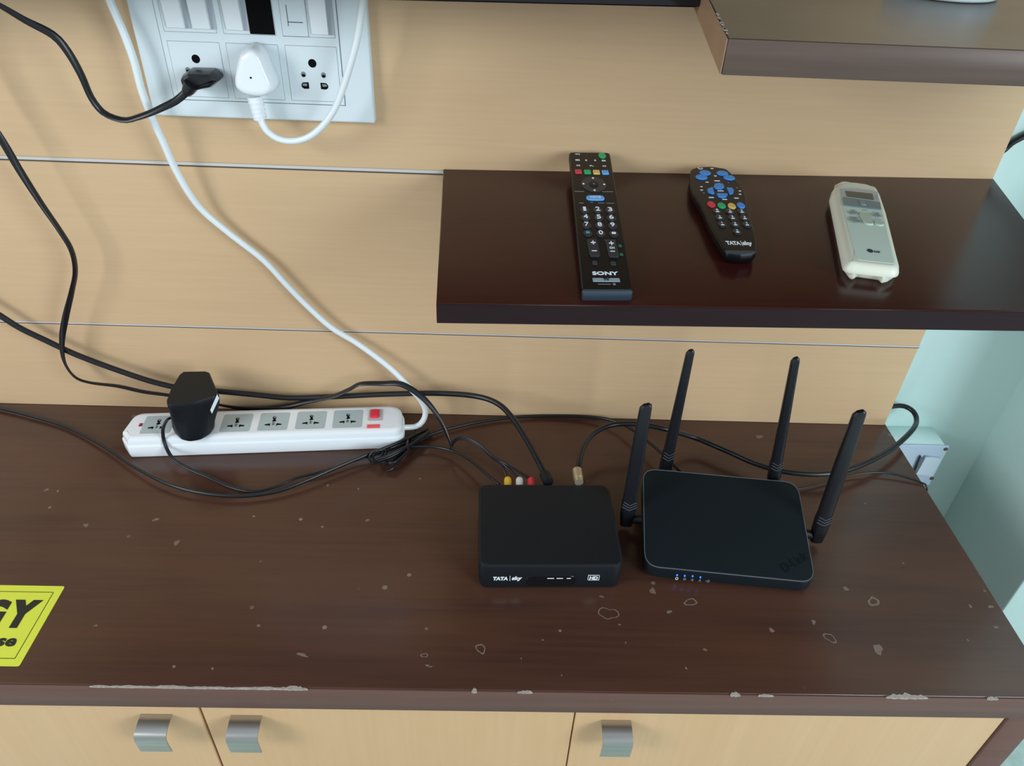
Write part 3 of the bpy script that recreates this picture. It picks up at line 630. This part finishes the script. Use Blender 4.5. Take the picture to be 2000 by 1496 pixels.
# AV cable: flat, three-core, with coloured plugs
av = empty('video_audio_cable', (0, 0, 0), 'flat black cable down the panelling, ending in yellow, white and red plugs', 'cable')
A1 = [at(-300, -500, 1, -.050), at(-260, -200, 1, -.045), at(-160, 30, 1, -.036), at(-60, 178, 1, -.030), at(0, 268, 1, -.030), at(40, 335, 1, -.029), at(80, 397, 1, -.028), at(118, 452, 1, -.027), at(140, 490, 1, -.026), at(147, 530, 1, -.025), at(140, 570, 1, -.024), at(128, 620, 1, -.023), at(121, 665, 1, -.022), at(125, 705, 1, -.022), at(145, 735, 1, -.022), at(175, 747, 1, -.022), at(230, 754, 1, -.022), at(280, 765, 1, -.021), at(330, 772, 1, -.020), at(400, 785, 1, -.017), at(470, 797, 1, -.014), at(545, 797, 1, -.012), at(600, 784, 1, -.012), at(650, 774, 1, -.018), at(681, 761, 1, -.020), at(704, 750, 1, -.022), at(745, 749, 1, -.024), at(785, 751, 1, -.029), at(827, 778, 1, -.038), at(860, 820, 1, -.055), at(877, 858, 1, -.070), at(884, 878, 1, -.076)]
tube('cord', A1, .0034, BLACK, av, flat=.42, ref=(0, -1, 0), twist=lambda s: (1.57+1.4*math.sin(s*13)) if s > .12 else 1.57)
ends = [(992, 941), (1015, 941), (1038, 941)]
for k, ((ex_, ey_), m) in enumerate(zip(ends, (RCAY, RCAW, RCAR))):
    dz = .0022*k
    a = at(ex_, 931, 1, -.138)
    tube('cord_strand', [at(880, 880, 1, -.074), at(884, 868-2*k, 1, -.076), at(895, 858-2*k, 1, -.080), at(916, 860-2*k, 1, -.087), at(939, 873-2*k, 1, -.096), at(960, 893-2*k, 1, -.108), at(980+4*k, 908-1*k, 1, -.122), Vector((a.x-.001, -.1345, .0242))], .0013, BLACK, av)
    a = at(ex_, 931, 1, -.138); b = at(ex_, 942, 1, -.152); a.z = b.z = .024
    tube('coloured_plug', [(a.x, -.1340, .024), (a.x, -.1352, .024), (a.x, -.1380, .024), (a.x, -.1525, .024)], [.0016, .0034, .0040, .0040], m, av, sm=False, n=14)
# coaxial cable
cx = empty('coaxial_cable', (0, 0, 0), 'black coaxial cable with a metal connector looping behind the router and off the countertop corner', 'cable')
tube('cord', [at(1130, 926, 1, -.140), at(1131, 905, 1, -.126), at(1140, 872, 1, -.098), at(1160, 846, 1, -.072), at(1195, 830, 1, -.056), at(1245, 828, 1, -.053), at(1300, 838, 1, -.060), at(1360, 856, 2, .018), at(1420, 881, 2, .016), at(1480, 907, 2, .015), at(1540, 922, 2, .015), at(1600, 926, 2, .016), at(1650, 919, 2, .017), at(1700, 900, 2, .018), at(1745, 874, 2, .018), at(1780, 842, 2, .018), at(1790, 822, 1, -.004), at(1784, 804, 1, .010), at(1765, 793, 1, .019), at(1740, 794, 1, .021), at(1715, 800, 1, .021)], .0031, BLACK, cx, n=12)
ca = at(1127, 918, 1, -.136); cb = at(1131, 942, 1, -.154)
for t0, t1, r_ in ((0, .72, .0052), (.72, 1, .0046)):
    tube('connector', [ca.lerp(cb, t0), ca.lerp(cb, t1)], r_, BRASS, cx, sm=False, n=14)
cable('thin_wire', [at(1540, 958, 2, .004), at(1575, 952, 2, .003), at(1614, 942, 2, .003), at(1660, 929, 2, .004), at(1700, 923, 2, .005), at(1735, 924, 2, .005), at(1770, 932, 2, .004), at(1798, 942, 2, .0022), (XC+.0025, at(1806, 950, 2, .001).y, -.001), (XC+.003, at(1810, 955, 2, 0).y, -.03), (XC+.003, at(1810, 955, 2, 0).y+.002, -.15)], .0011, 'thin dark wire running over the right edge of the countertop beside the wall switch', 'wire')

# ------------------------------------------------------------------ set-top box
SB = Matrix.Translation((.061, -.2078, 0)) @ Matrix.Rotation(.026, 4, 'Z')
box = empty('set_top_box', SB, 'small square black set-top box on the countertop left of the router', 'set-top box')
slab('housing', rrect(.1375, .1085, .011, 8), [(.0035, .0008), (.0016, .0018), (.0004, .006), (0, .014), (0, .0330), (.0006, .0343), (.0016, .0350), (.0026, .0352)], BLACKM, box, angle=25)
for sx in (-1, 1):
    for sy in (-1, 1): slab('foot', ell(.005, .005, 12, sx*.055, sy*.042), [(0, 0), (0, .002)], BLACK, box)
XF = Face(box, FRONT, 880, 820, 4.155, w=.0543)
XF.text('lettering', 'TATA', 405, 1286, 120, 28, INK, .05, shear=.15); XF.pad('lettering', 482, 1286, 4, 40, INK, 'r', .0003)
XF.text('lettering', 'sky', 538, 1287, 84, 38, INK, .045, shear=.15)
dp = XF.pad('display_window', 815, 1305, 400, 82, BLACKG, 'r', .0005, rad=.5)
for x, w_ in ((812, 56), (886, 52), (959, 34)):
    q = XF.pad('display_segment', x, 1283, w_, 5, INK, 'r', .0008, rad=.1); q.parent = dp
XF.text('lettering', 'HD', 1161, 1281, 70, 24, INK, .05, shear=.1)
for x in (1116, 1206): XF.pad('lettering', x, 1280, 4, 36, INK, 'r', .0003)
for y in (1261, 1299): XF.pad('lettering', 1161, y, 88, 3, INK, 'r', .0003)

# ------------------------------------------------------------------ router
RM = Matrix.Translation((.2417, -.1984, 0)) @ Matrix.Rotation(-.101, 4, 'Z')
ro = empty('wifi_router', RM, 'black square router with four upright antennas at the right end of the countertop', 'router')
RW, RD, hf, hb = .1645, .1140, .0185, .0425
out = rrect(RW, RD, .016, 10)
def rz(y, f, b): return f+(b-f)*(y+RD/2)/RD
rg = []
for d, f, b in ((.006, .001, .022), (.002, .0025, .0245), (.0003, .005, .028), (0, hf-.0022, hb-.0022), (.0004, hf-.0006, hb-.0006), (.0012, hf, hb), (.010, hf, hb)):
    rg.append([(x, y, rz(y, f, b)) for x, y in inset(out, d)])
loft('housing', rg, BLACKR, ro, angle=28)
loft('top_rim', [[(x, y, rz(y, hf, hb)+dz) for x, y in inset(out, d)] for d, dz in ((.0004, -.0004), (.0005, .0003), (.0011, .0003), (.0012, -.0002))], EDGE, ro, closed=True)
for sx in (-1, 1):
    slab('foot', rrect(.012, .012, .002, 3, sx*.055, .035), [(0, 0), (0, rz(.035, .001, .022)+.003)], BLACK, ro)
    slab('foot', rrect(.012, .012, .002, 3, sx*.055, -.038), [(0, 0), (0, .006)], BLACK, ro)
RFf = Face(ro, FRONT, 1180, 660, 2.878, w=RD/2)
for i, (x, y) in enumerate(((410, 1333), (453, 1337), (497, 1339), (541, 1345))):
    RFf.pad('status_light', x, y, 9, 9, LED, 'e', .0005)
for x, y, g in ((408, 1351, 'O'), (452, 1354, '@'), (494, 1358, '4'), (538, 1361, 'A'), (581, 1365, '-o')): RFf.text('icon_print', g, x, y, 17 if len(g) < 2 else 24, 15, INKD if g != 'O' else INK, .02)
sl = math.atan2(hb-hf, RD)
RT_ = Matrix.Translation((0, -RD/2, hf)) @ Matrix.Rotation(sl, 4, 'X')
RTf = Face(ro, RT_, 1180, 660, 2.878, w=.0)
RTf.text('embossed_lettering', 'D-Link', 1070, 1257, 95, 60, mat('emboss_dark', (.004, .006, .009), .3), .0, .0003, rot=.62, local=(*RTf.uv(1068, 1257), .031, .0095))
def antenna(bx, by, tx, ty, h0, label, k=1.0):
    "flat tapered paddle on a hinge; base and tip read off the photo, the tip above the base"
    b = at(bx, by, 2, h0); t = at(tx, ty, 1, b.y)
    d = (t-b); L_ = d.length
    M_ = frame(b, (1, -.05, 0), z=d); LM = FR[ro.name].inverted() @ M_
    rings = []
    wy_ = 1
    for s, wx, wy in ((0, .0042, .0036), (.01, .0062, .0050), (.10, .0068, .0052), (.20, .0066, .0050), (.235, .0058, .0044), (.6, .0050, .0036), (.97, .0041, .0030), (.985, .0039, .0028), (1.0, .0022, .0020)):
        rings.append([LM @ Vector((x, y, s*L_+(.0015*x/.004 if s > .96 else 0))) for x, y in rrect(wx*2*(1 if s < .1 else 1+(k-1)*min(1, s*2.5)), wy*2, min(wx, wy)*.7, 3)])
    a_ = loft('antenna', rings, BLACK, ro, angle=40); a_['label'] = label
    for i in range(3):
        s = (.17+.022*i)*L_; tw = (.0056+.0004*(2-i))*(1+(k-1)*.45)
        tube('ridge', [LM @ Vector((-tw, -.0047, s+.003)), LM @ Vector((0, -.0054, s-.001)), LM @ Vector((tw, -.0047, s+.003))], .00035, EDGE, a_, sm=False, n=6, M=Matrix.Identity(4), ref=(0, 0, 1))
    return b, t, M_
a1 = antenna(1222, 1024, 1262, 790, .006, 'upright antenna on the left side', 1.38)
a4 = antenna(1593, 1056, 1680, 803, .006, 'upright antenna on the right side', 1.38)
a2 = antenna(1296, 930, 1349, 684, .012, 'left one of the two rear antennas')
a3 = antenna(1508, 950, 1554, 699, .012, 'right one of the two rear antennas')
RI = FR[ro.name]
for (b, t, M_), sx, yy in ((a1, -1, None), (a4, 1, None)):
    q = FR[ro.name].inverted() @ b; p0 = Vector((sx*RW/2*.97, q.y, .016)); p1 = Vector((q.x, q.y, .014))
    tube('hinge', [RI @ p0, RI @ p0.lerp(p1, .5), RI @ p1], [.0055, .0048, .0042], BLACKM, ro, sm=False)
for (b, t, M_) in (a2, a3):
    q = FR[ro.name].inverted() @ b; p0 = Vector((q.x, RD/2-.002, .028)); p1 = Vector((q.x, q.y, .026))
    tube('hinge', [RI @ p0, RI @ p0.lerp(p1, .5), RI @ p1], [.0055, .0048, .0042], BLACKM, ro, sm=False)

# ------------------------------------------------------------------ remotes
def zpt(z, ox, oy, s): return (ox+z[0]/s, oy+z[1]/s)
# long black television remote, its rear end propped against the panelling
fl = at(1138, 564, 2, zs(.085)+.0075); fr_ = at(1234, 564, 2, zs(.125)+.0075)
bl_ = at(1111, 296, 1, -.006); br_ = at(1190, 298, 1, -.006)
n_ = (fr_-fl).cross(bl_-fl).normalized(); xax = ((fr_-fl).normalized()+(br_-bl_).normalized())
org = (fl+fr_+bl_+br_)/4-n_*.0085
tvr = empty('television_remote', frame(org, xax, z=n_), 'long slim black television remote propped against the panelling, leftmost on the shelf', 'remote control')
F1 = Face(tvr, Matrix.Identity(4), 1080, 280, 4.678, w=.0085)
print('SONY', (fl-bl_).length, (fr_-fl).length, (br_-bl_).length)
o1 = [F1.uv(*q) for q in ((147, 80), (520, 84), (730, 1340), (266, 1340))]
slab('housing', rpoly(o1, .004, 4), [(.002, 0), (0, .0025), (0, .0075), (.0009, .0085)], REM, tvr)
o2 = [F1.uv(*q) for q in ((266, 1328), (728, 1328), (731, 1362), (266, 1362))]
slab('front_lip', rpoly(o2, .002, 4), [(.001, .0005), (0, .002), (0, .0074), (.0014, .0090)], LIP, tvr)
F1.pad('power_button', 450, 115, 66, 50, GREENB, 'e', .001)
for x, m in ((232, REDB), (315, GREENB), (397, YELB), (478, BLUEL)): F1.pad('colour_button', x, 262+(x-232)*.03, 60, 34, m, 'r', .001, rad=.15)
for x, y, g, w_ in ((222, 102, '<|', 42), (225, 154, 'aaa', 40), (303, 157, 'o', 18), (385, 158, 'o', 18), (463, 160, 'aaa', 36), (230, 204, '<<', 34), (353, 207, '>-', 34), (470, 210, '>>', 32)): F1.text('printed_mark', g, x, y, w_, 13, INK, .02)
rg_ = F1.pad('direction_ring', 373, 378, 225, 140, KEY, 'e', .0006)
q = F1.pad('centre_button', 373, 381, 90, 54, REM, 'e', .0012); q.parent = rg_
F1.text('printed_mark', '+', 373, 381, 26, 20, INKD, .0, up=.0014)
for x, y in ((365, 322), (278, 374), (468, 380), (380, 433)): q = F1.pad('printed_dot', x, y, 20, 12, INK, 'e', .0009); q.parent = rg_
F1.pad('home_button', 387, 503, 166, 42, BLUEL, 'r', .001, rad=.5); F1.text('lettering', 'HOME', 387, 500, 92, 16, INK, .0, up=.0012)
for x, y, w_ in ((240, 440, 90), (500, 442, 100), (355, 540, 24), (260, 546, 40), (440, 546, 60), (525, 548, 70), (360, 880, 44), (520, 884, 96), (470, 1287, 120)): F1.pad('printed_line', x, y, w_, 5, INKD, 'r', .0002)
for i, (x, y) in enumerate([(288, 608), (408, 608), (520, 612), (298, 677), (417, 680), (532, 682), (307, 747), (426, 750), (543, 752), (318, 820), (436, 824), (555, 826)]):
    k_ = F1.pad('number_key', x+2, y+5, 84, 62, KEY, 'e', .0008)
    if i == 9: q = F1.pad('teal_mark', x, y, 38, 20, TEAL, 'r', .0011)
    elif i == 11: q = F1.pad('white_mark', x, y, 42, 18, INK, 'r', .0011)
    else: q = F1.text('digit', '123456789 0'[i], x, y, 40 if i else 26, 36, INK, .015, up=.0012)
    q.parent = k_
for x, y in ((370, 960), (541, 966)): F1.pad('rocker_key', x, y, 92, 160, KEY, 'r', .0012, rad=.3)
for g, x, y, w_, h_ in (('+', 366, 920, 44, 34), ('-', 376, 996, 46, 6), ('+', 532, 926, 44, 34), ('CH', 537, 968, 46, 18), ('-', 543, 1000, 42, 6)): F1.text('lettering', g, x, y, w_, h_, INK, .015, up=.0015)
for x, y in ((612, 938), (624, 1017)): F1.pad('small_key', x, y, 32, 20, mat('green_outline', (.02, .12, .07), .4), 'r', .0006)
for x, y in ((383, 1095), (552, 1100)): F1.pad('small_key', x, y, 44, 34, mat('dim_key', (.03, .035, .045), .4), 'r', .0006)
F1.text('lettering', 'SONY', 477, 1190, 236, 32, INK, .035)
q = F1.pad('label_bar', 487, 1250, 246, 32, mat('blue_grey_label', (.25, .33, .38), .4), 'r', .0005, rad=.08)
F1.text('lettering', 'TV', 487, 1250, 54, 22, INKB, .03, up=.0008)
F1.pad('printed_mark', 560, 1287, 26, 18, INKD, 'r', .0003)

# waisted black remote
dirx = Vector((1, 0, tilt))
tz = zs(.2)+.0105
b0 = at(1410, 412, 2, tz-.0105)
tr = empty('satellite_remote', frame((b0.x, b0.y, zs(b0.x)+.0002), dirx, z=SN), 'waisted black remote with bright blue keys, between the long remote and the cream one', 'remote control')
F2 = Face(tr, Matrix.Identity(4), 1320, 300, 6.8, w=.0105)
to = [(192, 260), (200, 205), (290, 174), (480, 167), (680, 200), (740, 258), (860, 400), (930, 530), (968, 760), (1030, 960), (1078, 1150), (1078, 1280), (1050, 1318), (860, 1338), (655, 1308), (620, 1250), (540, 1120), (450, 960), (395, 830), (330, 690), (230, 540), (192, 440)]
T2 = ccw([F2.uv(*q) for q in to]); my = max(p[1] for p in T2); wy = FR[tr.name] @ Vector((0, my, .0105)); print('TATA back y', wy)
T2 = rpoly(T2, .006, 3)
slab('housing', T2, [(.005, 0), (.0018, .0015), (.0003, .004), (0, .0088), (.0005, .0099), (.0015, .0105)], REM, tr, angle=40)
for x, y, w_ in ((388, 262, 148), (340, 320, 152), (617, 268, 148), (707, 327, 150)): F2.pad('blue_key', x, y, w_, 58, BLUEB, 'e', .0012)
F2.poly('blue_key', [(500, 455), (515, 415), (570, 403), (625, 418), (643, 462), (600, 478), (525, 472)], BLUEB, .0012, r=.0008)
F2.poly('blue_key', [(487, 458), (418, 482), (425, 520), (480, 543), (512, 540), (498, 500)], BLUEB, .0012, r=.0008)
F2.poly('blue_key', [(672, 462), (740, 468), (770, 500), (760, 535), (712, 552), (695, 505)], BLUEB, .0012, r=.0008)
F2.poly('blue_key', [(540, 540), (690, 545), (668, 584), (610, 592), (560, 578)], BLUEB, .0012, r=.0008)
for x, y, m in ((470, 683, REDB), (607, 700, GREENB), (743, 705, YELB), (863, 697, BLUEB)): F2.pad('colour_key', x, y, 100, 70, m, 'e', .0014)
for i, (x, y) in enumerate([(545, 772), (715, 778), (872, 780), (580, 857), (750, 862), (910, 865), (613, 948), (785, 950), (940, 950), (812, 1045)]):
    k_ = F2.pad('number_key', x, y, 108, 76, KEY, 'e', .001)
    q = F2.text('digit', '1234567890'[i], x-2, y-8, 20, 22, INK, .01, up=.0014); q.parent = k_
    q = F2.pad('printed_line', x+6, y+12, 44, 8, INK, 'r', .0013); q.parent = k_
for x, y, w_ in ((480, 198, 40), (415, 380, 40), (697, 388, 16), (548, 362, 74), (525, 297, 36), (592, 495, 82), (340, 440, 28), (343, 485, 34), (372, 525, 24), (815, 455, 22), (850, 497, 30), (852, 540, 30), (470, 583, 68), (648, 608, 64), (805, 592, 58)): F2.pad('printed_line', x, y, w_, 9, INK if w_ > 25 else INKD, 'r', .0003)
F2.pad('power_mark', 325, 195, 64, 26, INK, 'e', .0003); F2.pad('power_mark', 325, 195, 44, 14, REM, 'e', .0004)
rt = -.03
F2.text('lettering', 'TATA', 760, 1190, 185, 46, INK, .045, rot=rt); F2.pad('lettering', 872, 1190, 7, 62, INK, 'r', .0003)
F2.text('lettering', 'sky', 950, 1200, 125, 66, INK, .045, rot=rt)

F2.poly('front_lip', [(650, 1290), (1078, 1296), (1050, 1322), (860, 1340), (660, 1312)], LIP, .0004, r=.001)

# cream air-conditioner remote
b0 = at(1690, 455, 2, zs(.3))
lg = empty('air_conditioner_remote', frame((b0.x, b0.y, zs(b0.x)+.0002), Vector((math.cos(-.17), math.sin(-.17), math.cos(.17)*tilt)), z=SN), 'cream remote with a small grey display lying at the right of the shelf', 'remote control')
HL = .0140
F3 = Face(lg, Matrix.Identity(4), 1600, 340, 6.505, w=HL)
lo_ = [(205, 255), (232, 160), (300, 112), (420, 98), (600, 122), (712, 165), (760, 260), (820, 440), (985, 1110), (985, 1180), (700, 1150), (440, 1120), (395, 1110), (380, 1060)]
T3 = rpoly([F3.uv(*q) for q in lo_], .009, 6)
slab('upper_shell', T3, [(-.0034, .0062), (-.0036, .0075), (-.0028, .0100), (-.0012, .0124), (.0006, HL-.0003), (.002, HL)], CREAM, lg, angle=50)
F3b = Face(lg, Matrix.Identity(4), 1600, 340, 6.505, w=.004)
lb = [(158, 290), (190, 170), (300, 120), (700, 190), (760, 300), (1000, 1200), (985, 1250), (950, 1290), (880, 1335), (795, 1352), (760, 1302), (500, 1266), (440, 1305), (380, 1275), (325, 1200)]
T4 = [F3b.uv(*q) for q in lb]
slab('lower_shell', rpoly(T4, [.006, .006, .006, .006, .006, .002, .003, .003, .003, .002, .0008, .0008, .002, .003, .004], 4), [(.002, 0), (.0004, .0014), (0, .003), (0, .0064)], CREAM, lg)
F3.w = HL
F3.poly('face_plate', [(250, 175), (330, 150), (700, 195), (755, 290), (955, 1140), (480, 1090), (300, 420)], CREAM2, .0002, r=.003)
fp = F3.poly('display_bezel', [(272, 192), (480, 192), (735, 232), (785, 462), (318, 408)], SILV, .0007, r=.001)
q = F3.poly('display_trim', [(292, 300), (770, 370), (785, 462), (318, 408)], GREYP, .0010, r=.0008); q.parent = fp
q = F3.poly('display', [(330, 226), (672, 262), (690, 338), (348, 292)], LCD, .0011, r=.0003); q.parent = fp
F3.pad('power_button', 553, 388, 70, 48, GBTN, 'r', .0018, rad=.3)
F3.pad('oval_button', 432, 502, 96, 50, GBTN, 'e', .0014); F3.poly('oval_button', [(388, 568), (440, 562), (515, 612), (510, 638), (450, 628), (395, 595)], GBTN, .0014, r=.0015)
F3.pad('rocker_button', 600, 575, 118, 145, PBTN, 'r', .0014, rad=.5)
F3.poly('oval_button', [(695, 510), (745, 515), (778, 550), (765, 565), (715, 548)], GBTN, .0014, r=.0012); F3.pad('oval_button', 760, 635, 118, 54, PBTN, 'e', .0014)
for x, y, w_ in ((427, 458, 70), (575, 462, 64), (718, 490, 90), (445, 548, 130), (745, 580, 80), (540, 355, 100), (725, 290, 30), (735, 320, 30)): F3.pad('printed_line', x, y, w_, 7, GREYP, 'r', .0012 if y < 400 else .0003)
F3.pad('emblem', 645, 978, 74, 46, NAVY, 'e', .0005); F3.text('lettering', 'LG', 732, 992, 66, 24, NAVY, .03, up=.0005, rot=-.02)
